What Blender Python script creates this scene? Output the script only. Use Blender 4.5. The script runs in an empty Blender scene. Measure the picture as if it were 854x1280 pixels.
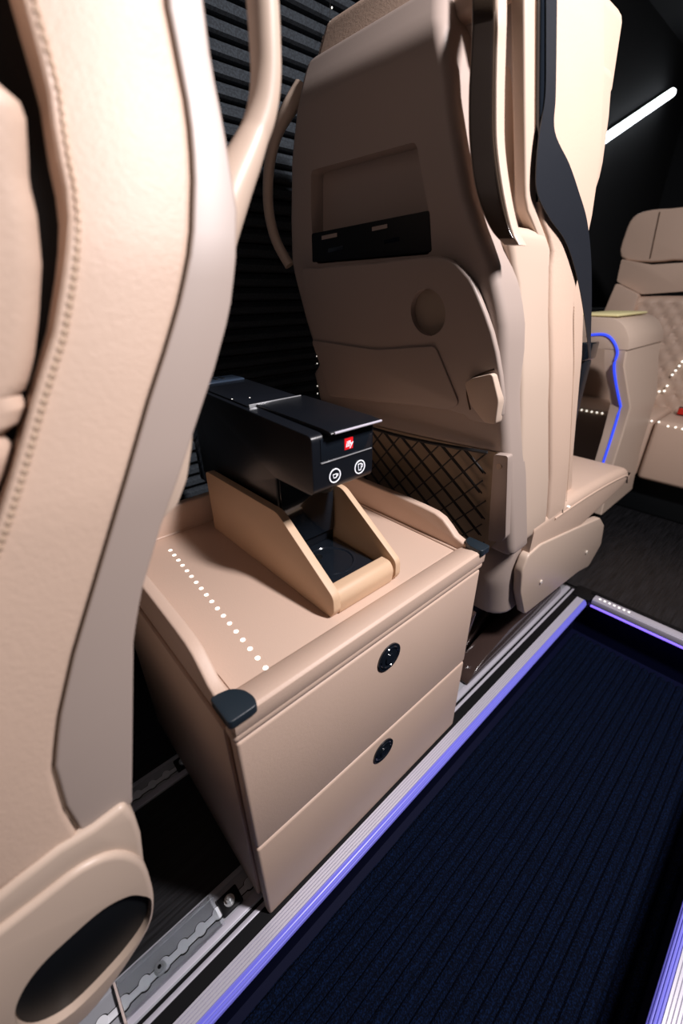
import bpy, bmesh, math, random
import numpy as np
from mathutils import Vector, Matrix
random.seed(4)
SC = bpy.context.scene
COL = SC.collection
# ------------------------------------------------------------------ camera
CW, CH, FPX = 854, 1280, 525.67
YAW, PITCH, ROLL = -0.8408, -0.4821, -0.0084
CAM = np.array([0.298, -0.1045, 0.875])
def cam_axes():
    f = np.array([math.sin(YAW)*math.cos(PITCH), math.cos(YAW)*math.cos(PITCH), math.sin(PITCH)])
    r = np.array([math.cos(YAW), -math.sin(YAW), 0.0]); u = np.cross(r, f)
    c, s = math.cos(ROLL), math.sin(ROLL)
    return c*r+s*u, -s*r+c*u, f
AR, AU, AF = cam_axes()
cd = bpy.data.cameras.new('camera'); cam = bpy.data.objects.new('camera', cd); COL.objects.link(cam)
cam.matrix_world = Matrix(((AR[0], AU[0], -AF[0], CAM[0]), (AR[1], AU[1], -AF[1], CAM[1]), (AR[2], AU[2], -AF[2], CAM[2]), (0, 0, 0, 1)))
cd.sensor_fit = 'VERTICAL'; cd.sensor_height = 36; cd.lens = 36*FPX/CH
cd.clip_start = 0.01
cd.dof.use_dof = True; cd.dof.focus_distance = 0.72; cd.dof.aperture_fstop = 2.8
SC.camera = cam
SC.view_settings.view_transform = 'Standard'; SC.view_settings.look = 'None'
SC.view_settings.exposure = 0.0; SC.view_settings.gamma = 1.0
SC.view_settings.use_curve_mapping = False
# ------------------------------------------------------------------ world and lamps
w = bpy.data.worlds.new('cabin_air'); SC.world = w; w.use_nodes = True
w.node_tree.nodes['Background'].inputs[0].default_value = (0.55, 0.62, 0.85, 1)
w.node_tree.nodes['Background'].inputs[1].default_value = 0.004
def area(name, loc, target, sx, sy, power, col, spread=180):
    l = bpy.data.lights.new(name, 'AREA'); l.shape = 'RECTANGLE'; l.size = sx; l.size_y = sy
    l.energy = power; l.color = col; l.spread = math.radians(spread)
    o = bpy.data.objects.new(name, l); COL.objects.link(o); o.location = loc
    o.rotation_euler = (Vector(target)-Vector(loc)).to_track_quat('-Z', 'Y').to_euler()
    return o
area('aisle_ceiling_lamp', (0.80, 0.62, 1.82), (-0.1, 0.35, 0.6), 0.10, 0.30, 43, (1.0, 0.935, 0.95))
area('rear_ceiling_lamp', (0.35, 2.0, 1.8), (0.0, 1.7, 0.3), 0.1, 0.6, 0.4, (0.93, 0.95, 1.0))

def px(x, y, ax, val):
    """the point where the sight line of a photo pixel meets the plane axis=val"""
    d = AF + (x-CW/2)/FPX*AR - (y-CH/2)/FPX*AU
    t = (val-CAM[ax])/d[ax]
    return CAM+t*d
def pxs(x, y, ax, fn, it=25):
    """the same on the surface axis = fn(z)"""
    v = fn(0.8)
    for _ in range(it):
        p = px(x, y, ax, v); v = 0.5*v+0.5*fn(float(np.clip(p[2], -0.2, 1.5)))
    return px(x, y, ax, v)
def interp(tab):
    zs = [a for a, b in tab]; vs = [b for a, b in tab]
    return lambda z: float(np.interp(z, zs, vs))
def prof(points, ax, fn, comp):
    """pixel boundary -> component comp as a function of height"""
    P = sorted([(p[2], p[comp]) for p in (pxs(x, y, ax, fn) for x, y in points)])
    return interp(P)
# ------------------------------------------------------------------ materials
def S(r, g, b):
    f = lambda c: (c/255/12.92) if c/255 <= 0.04045 else ((c/255+0.055)/1.055)**2.4
    return (f(r), f(g), f(b), 1)
def mat(name, col, rough=0.5, metal=0.0, bump=None, coat=0.0, emit=None, spec=0.5, vary=0.0, trans=0.0, alpha=1.0, sheen=0):
    m = bpy.data.materials.new(name); m.use_nodes = True
    nt = m.node_tree; b = nt.nodes['Principled BSDF']; L = nt.links.new
    b.inputs['Base Color'].default_value = col; b.inputs['Roughness'].default_value = rough
    b.inputs['Metallic'].default_value = metal; b.inputs['Coat Weight'].default_value = coat
    b.inputs['Specular IOR Level'].default_value = spec
    b.inputs['Transmission Weight'].default_value = trans; b.inputs['Alpha'].default_value = alpha
    b.inputs['Sheen Weight'].default_value = sheen
    if emit:
        b.inputs['Emission Color'].default_value = emit[0]; b.inputs['Emission Strength'].default_value = emit[1]
    tc = nt.nodes.new('ShaderNodeTexCoord')
    if vary:
        n = nt.nodes.new('ShaderNodeTexNoise'); n.inputs['Scale'].default_value = 9; n.inputs['Detail'].default_value = 4
        mx = nt.nodes.new('ShaderNodeMixRGB'); mx.inputs[1].default_value = tuple(c*(1-vary) for c in col[:3])+(1,)
        mx.inputs[2].default_value = tuple(min(1, c*(1+vary)) for c in col[:3])+(1,)
        L(tc.outputs['Object'], n.inputs['Vector']); L(n.outputs['Fac'], mx.inputs[0]); L(mx.outputs[0], b.inputs['Base Color'])
    if bump:
        kind, sc, st = bump
        if kind == 'leather':
            t = nt.nodes.new('ShaderNodeTexVoronoi'); t.feature = 'DISTANCE_TO_EDGE'; t.inputs['Scale'].default_value = sc
            n2 = nt.nodes.new('ShaderNodeTexNoise'); n2.inputs['Scale'].default_value = sc*0.5
            ad = nt.nodes.new('ShaderNodeMath'); ad.operation = 'ADD'
            cl = nt.nodes.new('ShaderNodeMath'); cl.operation = 'MINIMUM'; cl.inputs[1].default_value = 0.2
            L(tc.outputs['Object'], t.inputs['Vector']); L(tc.outputs['Object'], n2.inputs['Vector'])
            L(t.outputs['Distance'], cl.inputs[0]); L(cl.outputs[0], ad.inputs[0]); L(n2.outputs['Fac'], ad.inputs[1]); out = ad.outputs[0]
        else:
            t = nt.nodes.new('ShaderNodeTexNoise'); t.inputs['Scale'].default_value = sc; t.inputs['Detail'].default_value = 3
            L(tc.outputs['Object'], t.inputs['Vector']); out = t.outputs['Fac']
        bp = nt.nodes.new('ShaderNodeBump'); bp.inputs['Strength'].default_value = st; bp.inputs['Distance'].default_value = 0.001
        L(out, bp.inputs['Height']); L(bp.outputs['Normal'], b.inputs['Normal'])
    return m
LEATHER = mat('beige_leather', (0.60, 0.44, 0.34, 1), 0.5, bump=('leather', 420, 0.28), vary=0.04)
LEATHER2 = mat('beige_cabinet_leather', (0.60, 0.44, 0.345, 1), 0.52, bump=('leather', 700, 0.2), vary=0.03)
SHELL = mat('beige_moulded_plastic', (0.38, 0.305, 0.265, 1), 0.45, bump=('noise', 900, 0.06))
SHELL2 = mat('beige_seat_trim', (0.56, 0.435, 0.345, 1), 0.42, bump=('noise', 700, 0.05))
TAN = mat('tan_leather', (0.62, 0.43, 0.28, 1), 0.55, bump=('leather', 700, 0.15))
THREAD = mat('beige_thread', (0.55, 0.40, 0.29, 1), 0.7)
BROWN = mat('gloss_brown_trim', (0.05, 0.035, 0.025, 1), 0.12, coat=0.6)
SEAM = mat('dark_seam', (0.10, 0.06, 0.035, 1), 0.8)
BLACKP = mat('black_satin_plastic', (0.006, 0.0075, 0.011, 1), 0.32, bump=('noise', 1500, 0.05))
BLACKG = mat('black_gloss_plastic', (0.008, 0.011, 0.016, 1), 0.10, coat=0.5)
BLACKM = mat('black_matte_plastic', (0.004, 0.005, 0.006, 1), 0.5, spec=0.3)
CAPM = mat('blue_black_rubber', (0.012, 0.020, 0.028, 1), 0.42, bump=('noise', 300, 0.1))
TANK = mat('smoked_tank_plastic', (0.03, 0.045, 0.07, 1), 0.12, coat=0.5)
WHITE = mat('white_print', (0.85, 0.85, 0.87, 1), 0.5, emit=((0.8, 0.85, 1, 1), 0.35))
RED = mat('red_badge', (0.75, 0.01, 0.015, 1), 0.35, emit=((1, 0.02, 0.03, 1), 0.18))
REDB = mat('red_button', (0.6, 0.02, 0.01, 1), 0.4)
ALU = mat('anodised_aluminium', (0.62, 0.60, 0.68, 1), 0.4, metal=0.3, bump=('noise', 400, 0.05))
ALUD = mat('dull_aluminium', (0.46, 0.47, 0.51, 1), 0.38, metal=0.3, vary=0.15)
STEEL = mat('bright_steel', (0.62, 0.64, 0.66, 1), 0.28, metal=0.6)
SLOT = mat('pale_track_channel', (0.82, 0.83, 0.87, 1), 0.3, vary=0.08)
RUBBER = mat('black_rubber', (0.004, 0.004, 0.005, 1), 0.5, spec=0.25)
WEB = mat('black_webbing', (0.012, 0.014, 0.019, 1), 0.4, bump=('noise', 900, 0.3))
LIGHTDOT = mat('painted_white_light', (0.9, 0.9, 0.85, 1), 0.5, emit=((1, 0.96, 0.86, 1), 1.4))  # emissive white standing in for spots of projected light, not for lamps
LEDB = mat('blue_light_line', (0.02, 0.05, 0.6, 1), 0.4, emit=((0.03, 0.07, 1.0, 1), 1.0))
LEDV = mat('violet_light_strip', (0.22, 0.22, 0.75, 1), 0.35, emit=((0.06, 0.07, 1.0, 1), 0.09))
LEDV2 = mat('violet_light_line', (0.2, 0.2, 0.6, 1), 0.4, emit=((0.22, 0.12, 1.0, 1), 1.6))
LEDC = mat('white_strip_light', (0.9, 0.9, 0.9, 1), 0.5, emit=((0.9, 0.95, 1, 1), 6))
NAVY = mat('navy_riser', (0.0015, 0.003, 0.02, 1), 0.6, spec=0.15)
DARKWALL = mat('black_headliner', (0.0045, 0.005, 0.0065, 1), 0.9, bump=('noise', 500, 0.2))
CLEAR = mat('clear_plastic', (0.9, 0.93, 0.95, 1), 0.08, trans=1.0, spec=0.5)
CLEAR.node_tree.nodes['Principled BSDF'].inputs['IOR'].default_value = 1.2
GLOSSBR = mat('gloss_base_plastic', (0.045, 0.028, 0.024, 1), 0.18, coat=0.4)
GREENISH = mat('yellow_green_cloth', (0.75, 0.68, 0.35, 1), 0.7)
def blind_mat(name, c0, c1):
    m = mat(name, c0, 0.85); nt = m.node_tree; L = nt.links.new; b = nt.nodes['Principled BSDF']
    n = nt.nodes.new('ShaderNodeTexNoise'); n.inputs['Scale'].default_value = 260; n.inputs['Detail'].default_value = 3
    tc = nt.nodes.new('ShaderNodeTexCoord'); r = nt.nodes.new('ShaderNodeValToRGB')
    r.color_ramp.elements[0].position = 0.42; r.color_ramp.elements[1].position = 0.62
    r.color_ramp.elements[0].color = c0; r.color_ramp.elements[1].color = c1
    L(tc.outputs['Object'], n.inputs['Vector']); L(n.outputs['Fac'], r.inputs[0]); L(r.outputs[0], b.inputs['Base Color'])
    return m
BLIND = blind_mat('charcoal_pleated_cloth', (0.009, 0.013, 0.018, 1), (0.024, 0.033, 0.042, 1))
def carpet_mat():
    m = mat('navy_carpet', (0.01, 0.02, 0.05, 1), 0.95, spec=0.1); nt = m.node_tree; L = nt.links.new; b = nt.nodes['Principled BSDF']
    n = nt.nodes.new('ShaderNodeTexNoise'); n.inputs['Scale'].default_value = 330; n.inputs['Detail'].default_value = 2
    tc = nt.nodes.new('ShaderNodeTexCoord'); r = nt.nodes.new('ShaderNodeValToRGB')
    r.color_ramp.elements[0].position = 0.45; r.color_ramp.elements[1].position = 0.68
    r.color_ramp.elements[0].color = (0.0010, 0.0025, 0.009, 1); r.color_ramp.elements[1].color = (0.003, 0.011, 0.042, 1)
    L(tc.outputs['Object'], n.inputs['Vector']); L(n.outputs['Fac'], r.inputs[0]); L(r.outputs[0], b.inputs['Base Color'])
    bp = nt.nodes.new('ShaderNodeBump'); bp.inputs['Strength'].default_value = 0.8; bp.inputs['Distance'].default_value = 0.003
    L(n.outputs['Fac'], bp.inputs['Height']); L(bp.outputs['Normal'], b.inputs['Normal'])
    return m
CARPET = carpet_mat()
def wood_mat():
    m = mat('dark_wood_grain_floor', (0.02, 0.02, 0.02, 1), 0.45); nt = m.node_tree; L = nt.links.new; b = nt.nodes['Principled BSDF']
    tc = nt.nodes.new('ShaderNodeTexCoord'); mp = nt.nodes.new('ShaderNodeMapping'); mp.inputs['Scale'].default_value = (260, 9, 1)
    n = nt.nodes.new('ShaderNodeTexNoise'); n.inputs['Scale'].default_value = 1; n.inputs['Detail'].default_value = 4
    r = nt.nodes.new('ShaderNodeValToRGB'); r.color_ramp.elements[0].position = 0.35; r.color_ramp.elements[1].position = 0.7
    r.color_ramp.elements[0].color = (0.002, 0.002, 0.0025, 1); r.color_ramp.elements[1].color = (0.018, 0.018, 0.021, 1)
    L(tc.outputs['Object'], mp.inputs['Vector']); L(mp.outputs[0], n.inputs['Vector']); L(n.outputs['Fac'], r.inputs[0]); L(r.outputs[0], b.inputs['Base Color'])
    return m
WOOD = wood_mat()
# ------------------------------------------------------------------ mesh helpers
def thing(name, label, cat, loc, group=None):
    o = bpy.data.objects.new(name, None); COL.objects.link(o); o.location = loc; o.empty_display_size = 0.05
    o['label'] = label; o['category'] = cat
    if group: o['group'] = group
    return o
def wloc(o):
    v = Vector((0, 0, 0))
    while o is not None: v += o.location; o = o.parent
    return v
def link(name, bm, m, parent=None, smooth=True, base=None):
    """world-space bmesh -> one object; its origin sits at the parent's, or at base"""
    bmesh.ops.recalc_face_normals(bm, faces=bm.faces)
    off = wloc(parent) if parent is not None else Vector(base or (0, 0, 0))
    bmesh.ops.translate(bm, verts=bm.verts, vec=-off)
    me = bpy.data.meshes.new(name); bm.to_mesh(me); bm.free()
    me.materials.append(m)
    if smooth:
        me.polygons.foreach_set('use_smooth', [True]*len(me.polygons))
        me.set_sharp_from_angle(angle=math.radians(38))
    o = bpy.data.objects.new(name, me); COL.objects.link(o)
    if parent is not None: o.parent = parent
    else: o.location = off
    return o
def tag(o, label, cat, group=None, kind=None):
    if label: o['label'] = label
    if cat: o['category'] = cat
    if group: o['group'] = group
    if kind: o['kind'] = kind
    return o
def struct(name, bm, m, parent=None, **k):
    o = link(name, bm, m, parent, **k)
    if parent is None: o['kind'] = 'structure'
    return o
def join(a, b):
    me = bpy.data.meshes.new('t'); b.to_mesh(me); a.from_mesh(me); bpy.data.meshes.remove(me); b.free(); return a
def bevel(bm, w, seg=2, ang=25):
    if w <= 0: return bm
    es = [e for e in bm.edges if len(e.link_faces) == 2 and e.calc_face_angle(0) > math.radians(ang)]
    bmesh.ops.bevel(bm, geom=es, offset=w, segments=seg, affect='EDGES', profile=0.5, clamp_overlap=True)
    return bm
def box(x0, x1, y0, y1, z0, z1, bv=0.0, seg=2):
    bm = bmesh.new(); bmesh.ops.create_cube(bm, size=1)
    for v in bm.verts:
        v.co = Vector(((x0+x1)/2+v.co.x*(x1-x0), (y0+y1)/2+v.co.y*(y1-y0), (z0+z1)/2+v.co.z*(z1-z0)))
    return bevel(bm, bv, seg)
def prism(pts, ax, a, b, bv=0.0, seg=2):
    """outline of 2-D points in the plane normal to ax, run from a to b"""
    def P(u, v, t):
        c = [u, v]; c.insert(ax, t); return Vector(c)
    bm = bmesh.new()
    A = [bm.verts.new(P(u, v, a)) for u, v in pts]; B = [bm.verts.new(P(u, v, b)) for u, v in pts]
    bm.faces.new(A); bm.faces.new(B[::-1]); n = len(pts)
    for i in range(n): bm.faces.new((A[i], B[i], B[(i+1) % n], A[(i+1) % n]))
    bmesh.ops.recalc_face_normals(bm, faces=bm.faces)
    return bevel(bm, bv, seg)
def smooth_closed(pts, n=6):
    out = []; N = len(pts)
    for i in range(N):
        p0, p1, p2, p3 = (np.array(pts[(i+k-1) % N], float) for k in range(4))
        for j in range(n):
            t = j/n
            out.append(tuple(0.5*((2*p1)+(-p0+p2)*t+(2*p0-5*p1+4*p2-p3)*t*t+(-p0+3*p1-3*p2+p3)*t**3)))
    return out
def smooth_open(pts, n=8):
    out = []; N = len(pts)
    for i in range(N-1):
        p0 = np.array(pts[max(i-1, 0)], float); p1 = np.array(pts[i], float); p2 = np.array(pts[i+1], float); p3 = np.array(pts[min(i+2, N-1)], float)
        for j in range(n):
            t = j/n
            out.append(0.5*((2*p1)+(-p0+p2)*t+(2*p0-5*p1+4*p2-p3)*t*t+(-p0+3*p1-3*p2+p3)*t**3))
    out.append(np.array(pts[-1], float)); return out
def roundpoly(pts, r, n=4):
    """2-D polygon with rounded corners"""
    out = []; N = len(pts)
    for i in range(N):
        a, b, c = (np.array(pts[(i+k) % N], float) for k in (-1, 0, 1))
        rr = r[i] if isinstance(r, (list, tuple)) else r
        if rr <= 0: out.append(tuple(b)); continue
        u = a-b; v = c-b; lu, lv = np.linalg.norm(u), np.linalg.norm(v)
        d = min(rr, lu*0.45, lv*0.45); p, q = b+u/lu*d, b+v/lv*d
        for j in range(n+1):
            t = j/n; out.append(tuple((1-t)**2*p+2*t*(1-t)*b+t*t*q))
    return out
def rings(R, cap=True, closed=True):
    bm = bmesh.new(); V = [[bm.verts.new(Vector([float(c) for c in p])) for p in r] for r in R]; n = len(R[0])
    for a, b in zip(V, V[1:]):
        for i in range(n if closed else n-1):
            j = (i+1) % n; bm.faces.new((a[i], a[j], b[j], b[i]))
    if cap and closed: bm.faces.new(V[0][::-1]); bm.faces.new(V[-1])
    return bm
def loft(zs, x0, x1, y0, y1, r, n=5, endr=0.0, bulge=0.0):
    """a block of rounded rectangular slices; x0.. y1 are functions of height"""
    R = []; zs = list(zs)
    if endr:
        lo, hi = zs[0], zs[-1]; mid = [z for z in zs if lo+endr < z < hi-endr]
        e = [(lo+endr*(1-math.cos(t)), endr*(1-math.sin(t))) for t in np.linspace(0, math.pi/2, 5)]
        S_ = e+[(z, 0) for z in mid]+[(hi-(z-lo), d) for z, d in e[::-1]]
    else: S_ = [(z, 0) for z in zs]
    for z, d in S_:
        a, b, c, e_ = x0(z)+d, x1(z)-d, y0(z)+d, y1(z)-d
        rr = min(r, (b-a)*0.45, (e_-c)*0.45); P = []
        for cx, cy, a0 in ((b-rr, c+rr, -90), (b-rr, e_-rr, 0), (a+rr, e_-rr, 90), (a+rr, c+rr, 180)):
            for k in range(n+1):
                t = math.radians(a0+90*k/n); P.append((cx+rr*math.cos(t), cy+rr*math.sin(t), z))
            if bulge:
                t0 = P[-1]
        R.append(P)
    return rings(R)
def tube(path, rad, n=10, cap=True, flat=1.0, up=(0, 0, 1)):
    P = [Vector([float(c) for c in p]) for p in path]; R = []
    for i, p in enumerate(P):
        t = (P[min(i+1, len(P)-1)]-P[max(i-1, 0)]).normalized()
        u = Vector(up); s = t.cross(u)
        if s.length < 1e-4: s = t.cross(Vector((1, 0, 0)))
        s.normalize(); q = s.cross(t).normalized()
        r = rad[i] if isinstance(rad, (list, tuple)) else rad
        R.append([p+s*(r*math.cos(2*math.pi*k/n))+q*(r*flat*math.sin(2*math.pi*k/n)) for k in range(n)])
    return rings(R, cap)
def cyl(c, ax, r, h, n=24, bv=0.0, r2=None):
    c = Vector([float(k) for k in c]); r2 = r if r2 is None else r2; R = []
    e = [Vector((0, 1, 0)), Vector((0, 0, 1)), Vector((1, 0, 0))]; d = [Vector((1, 0, 0)), Vector((0, 1, 0)), Vector((0, 0, 1))][ax]
    a = e[ax]; b = d.cross(a)
    for t, q in ((0, r), (h, r2)):
        R.append([c+d*t+a*(q*math.cos(2*math.pi*k/n))+b*(q*math.sin(2*math.pi*k/n)) for k in range(n)])
    return bevel(rings(R), bv, 2)
def boolcut(o, cutters):
    for bm in cutters:
        bmesh.ops.recalc_face_normals(bm, faces=bm.faces)
        me = bpy.data.meshes.new('c'); bm.to_mesh(me); bm.free()
        c = bpy.data.objects.new('c', me); COL.objects.link(c); c.location = wloc(o)*0
        md = o.modifiers.new('b', 'BOOLEAN'); md.object = c; md.operation = 'DIFFERENCE'; md.solver = 'EXACT'
        bpy.context.view_layer.update()
        dg = bpy.context.evaluated_depsgraph_get()
        nm = bpy.data.meshes.new_from_object(o.evaluated_get(dg)); o.modifiers.clear()
        old = o.data; o.data = nm; bpy.data.meshes.remove(old)
        bpy.data.objects.remove(c); bpy.data.meshes.remove(me)
    nm = o.data
    if len(nm.materials) > 1:
        m0 = nm.materials[0]; nm.materials.clear(); nm.materials.append(m0)
    nm.polygons.foreach_set('use_smooth', [True]*len(nm.polygons)); nm.set_sharp_from_angle(angle=math.radians(38))
def stitches(path, step, ln, r, m, parent, name='stitching'):
    """a row of thread stitches along a path, one part"""
    P = [Vector([float(c) for c in p]) for p in path]; bm = bmesh.new(); acc = 0
    d = [0]
    for a, b in zip(P, P[1:]): d.append(d[-1]+(b-a).length)
    def at(s):
        for i in range(len(P)-1):
            if d[i+1] >= s: return P[i].lerp(P[i+1], (s-d[i])/max(1e-9, d[i+1]-d[i]))
        return P[-1]
    s = 0
    while s+ln < d[-1]:
        a, b = at(s), at(s+ln); join(bm, tube([a, a.lerp(b, 0.5), b], [r*0.6, r, r*0.6], 5)); s += step
    o = link(name, bm, m, parent); o['kind'] = 'stuff'; return o

# ================================================================== THE SETTING
struct('floor', box(-0.78, 0.004, -1.2, 1.215, -0.03, 0.0), WOOD)
struct('floor', box(-0.78, 1.2, 1.225, 3.6, -0.03, 0.0), WOOD)
struct('floor', box(0.468, 1.2, -1.2, 1.215, -0.03, 0.0), WOOD)
struct('floor', box(-0.02, 0.50, -1.2, 1.25, -0.19, -0.158), NAVY)
struct('trim_1', box(-0.004, 0.010, -1.2, 1.215, -0.16, -0.002), NAVY)
struct('trim_2', box(0.455, 0.470, -1.2, 1.215, -0.16, -0.002), NAVY)
struct('trim_3', box(0.0, 0.47, 1.215, 1.23, -0.16, -0.002), NAVY)
struct('wall_left', box(-0.86, -0.78, -1.2, 3.6, -0.1, 2.05), DARKWALL)
struct('wall_right', box(1.2, 1.28, -1.2, 3.6, -0.1, 2.05), DARKWALL)
struct('wall_front', box(-0.86, 1.28, 3.6, 3.68, -0.1, 2.05), DARKWALL)
struct('wall_back', box(-0.86, 1.28, -1.28, -1.2, -0.1, 2.05), DARKWALL)
struct('ceiling', box(-0.86, 1.28, -1.28, 3.68, 2.0, 2.08), DARKWALL)
# ribbed carpet
def carpet():
    bm = bmesh.new(); x0, x1 = 0.024, 0.446; n = 19; pitch = (x1-x0)/n; P = []
    P.append((x0, -0.158))
    for i in range(n):
        a = x0+i*pitch
        for t, h in ((0.10, -0.1575), (0.24, -0.150), (0.5, -0.147), (0.76, -0.150), (0.90, -0.1575)): P.append((a+t*pitch, h))
    P.append((x1, -0.158))
    R = [[(x, y, z+random.uniform(-.0003, .0003)) for x, z in P] for y in np.linspace(-1.15, 1.19, 60)]
    bm = rings(R, closed=False)
    return bm
o = link('ribbed_carpet', carpet(), CARPET); tag(o, 'ribbed dark navy carpet runner lying in the sunken aisle', 'carpet')
# left aisle edge
def edge_profile(name, label, x_out, x_in, y0, y1):
    """ribbed aluminium nosing; x_out on the floor side, x_in over the aisle"""
    t = thing(name, label, 'floor trim', ((x_out+x_in)/2, (y0+y1)/2, -0.002), 'aluminium nosings along the sunken aisle')
    s = 1 if x_in > x_out else -1; L_ = abs(x_in-x_out); P = [(x_out, -0.002)]
    top = 0.66*L_; k = 5
    for i in range(k):
        a = x_out+s*top*i/k; b = x_out+s*top*(i+1)/k
        P += [(a+s*0.0004, 0.003), (b-s*0.0009, 0.003), (b-s*0.0005, 0.0012)]
    P += [(x_out+s*top, -0.002)]
    link('ribbed_top', prism(P, 1, y0, y1), ALU, t, smooth=False)
    P = [(x_out+s*top, -0.004), (x_out+s*top, 0.0022)]
    for i in range(4):
        u0 = i/4; u1 = (i+1)/4
        f = lambda u: (x_out+s*(top+(L_-top)*math.sin(u*1.45)), 0.0022-0.017*(1-math.cos(u*1.5)))
        a, b, c = f(u0+0.05), f((u0+u1)/2), f(u1-0.07)
        P += [a, (b[0]+s*0.0004, b[1]+0.0004), c, (c[0]-s*0.0022, c[1]-0.0022)]
    P += [(x_in-s*0.001, -0.018), (x_out+s*top, -0.018)]
    link('light_strip', prism(P, 1, y0, y1), LEDV, t, smooth=False)['label'] = 'violet glowing ribbed nose'
    return t
edge_profile('aisle_nosing', 'ribbed aluminium nosing with violet glow running below the drawer cabinet', 0.0055, 0.038, -1.15, 1.17)
edge_profile('aisle_nosing', 'ribbed aluminium nosing at the right edge of the blue carpet', 0.468, 0.434, -1.15, 1.17)
t = thing('step_nosing', 'silver step nosing with bright violet line across the far end of the aisle', 'floor trim', (0.24, 1.205, 0))
link('nosing_top', box(0.045, 0.46, 1.188, 1.214, 0.002, 0.008, 0.001), ALU, t)
link('nosing_face', box(0.045, 0.46, 1.184, 1.190, -0.014, 0.006, 0.001), ALU, t)
link('light_strip', box(0.045, 0.46, 1.183, 1.192, -0.021, -0.0145, 0.001), LEDV2, t)['label'] = 'thin violet light line'
link('rubber_edge', box(0.03, 0.46, 1.214, 1.232, 0.000, 0.009, 0.002), RUBBER, t)
for i in range(7):
    link('painted_light_dot', cyl((0.062+i*0.0135, 1.201, 0.0078), 2, 0.0032, 0.0008, 12), LIGHTDOT, t)  # glowing discs in place of light spots cast on the nosing
o = link('corner_block', prism(roundpoly([(-0.015, 1.17), (0.04, 1.172), (0.046, 1.215), (0.03, 1.235), (-0.015, 1.235)], 0.012), 2, -0.03, 0.006, 0.002), RUBBER)
tag(o, 'black rubber corner block joining the nosings at the far left of the aisle', 'corner block')
# strips between the seat track and the nosing
struct('trim_4', box(-0.028, -0.0215, -1.15, 1.2, 0.0, 0.002), RUBBER)
struct('trim_5', box(-0.0215, -0.0145, -1.15, 1.2, 0.0, 0.004, 0.001), ALU)
struct('trim_6', box(-0.0145, 0.0045, -1.15, 1.2, 0.0, 0.0025), RUBBER)
def seat_track(label, xc, y0, y1, hw, d0, d1):
    t = thing('seat_track', label, 'seat rail', (xc, (y0+y1)/2, 0), 'seat tracks let into the floor')
    link('track_plate', box(xc-hw, xc+hw*0.85, y0, y1, 0.0, 0.003, 0.0005), ALUD, t)
    link('track_lip', box(xc+hw*0.42, xc+hw*0.8, y0, y1, 0.003, 0.0055, 0.001), ALU, t)
    link('track_lip', box(xc-hw*0.98, xc-hw*0.72, y0, y1, 0.003, 0.0048, 0.001), ALUD, t)
    bm = box(xc-0.0045, xc+0.0045, d0, d1, 0.003, 0.0055, 0.001); bd = box(xc-0.006, xc+0.0058, d0, d1, 0.0028, 0.0036)
    y = d0
    while y < d1:
        join(bm, cyl((xc-0.001, y, 0.003), 2, 0.0082, 0.0032, 20, 0.001)); join(bd, cyl((xc-0.001, y, 0.0028), 2, 0.0098, 0.0012, 20)); y += 0.0283
    link('slot_edge', bd, RUBBER, t); link('scalloped_slot', bm, SLOT, t)['label'] = 'pale scalloped slot'
    return t
seat_track('bright scalloped seat track on the floor beside the near seat, left of the nosing', -0.056, -1.1, 1.2, 0.034, -0.34, 0.02)
seat_track('dim seat track in the shadow behind the drawer cabinet', -0.325, -1.1, 2.2, 0.030, -0.4, 0.0)
def bolt(label, x, y, z, r, hexa=True, base=True, m=STEEL):
    t = thing('bolt', label, 'bolt', (x, y, z))
    if base: link('bolt_block', box(x-r*1.7, x+r*1.5, y-r*1.9, y+r*2.1, z, z+0.008, 0.002), RUBBER, t); z += 0.008
    link('washer', cyl((x, y, z), 2, r, 0.002, 24, 0.0005), m, t)
    link('bolt_head', cyl((x, y, z+0.002), 2, r*0.68, 0.006, 6 if hexa else 20, 0.0008), m, t)
    if not hexa: link('socket', cyl((x, y, z+0.0079), 2, r*0.34, 0.0006, 6), RUBBER, t)
    else: link('bolt_tip', cyl((x, y, z+0.008), 2, r*0.36, 0.004, 16, 0.0008), m, t)
    return t
bolt('hex bolt on a black block at the foot of the drawer cabinet', -0.056, -0.036, 0.003, 0.0085)
bolt('round socket bolt set in the bright slot of the near seat track', -0.056, -0.148, 0.0055, 0.0082, False, False)
bolt('hex bolt on the dim seat track behind the drawer cabinet', -0.325, 0.005, 0.003, 0.009)
t = thing('track_cover', 'clear plastic cover strip over the bright seat track', 'cover', (-0.056, -0.1, 0.013))
link('clear_sheet', box(-0.082, -0.034, -0.2, -0.055, 0.0140, 0.0150), CLEAR, t)
link('sheet_edge', box(-0.083, -0.033, -0.2035, -0.2005, 0.0055, 0.0152, 0.0006), mat('clear_edge', (0.62, 0.5, 0.46, 1), 0.2), t)
# ------------------------------------------------------------------ window blind
t = thing('pleated_blind', 'charcoal pleated blind covering the side wall behind the seats', 'blind', (-0.75, 0.6, 0.35))
def pleat():
    bm = prism([(-0.775, 0.0), (-0.742, 0.0025), (-0.735, 0.006), (-0.735, 0.0175), (-0.742, 0.021), (-0.752, 0.0235), (-0.752, 0.030), (-0.775, 0.031)], 1, -0.9, 2.2)
    return bm
bm = pleat(); bmesh.ops.translate(bm, verts=bm.verts, vec=(0, 0, 0.32)); p0 = link('pleat', bm, BLIND, t, smooth=False)
for k in range(1, 46):
    c = p0.copy(); c.location = (0, 0, 0.0315*k); COL.objects.link(c); c.parent = t
link('head_rail', box(-0.775, -0.72, -0.9, 2.2, 1.77, 1.81, 0.004), BLACKM, t)
t = thing('painted_light_row', 'row of painted light specks on an added thread in front of the dark blind', 'added_thread', (-0.7, 0.70, 0.55))  # made-up thread of glowing pieces in place of light specks at the blind
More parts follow.
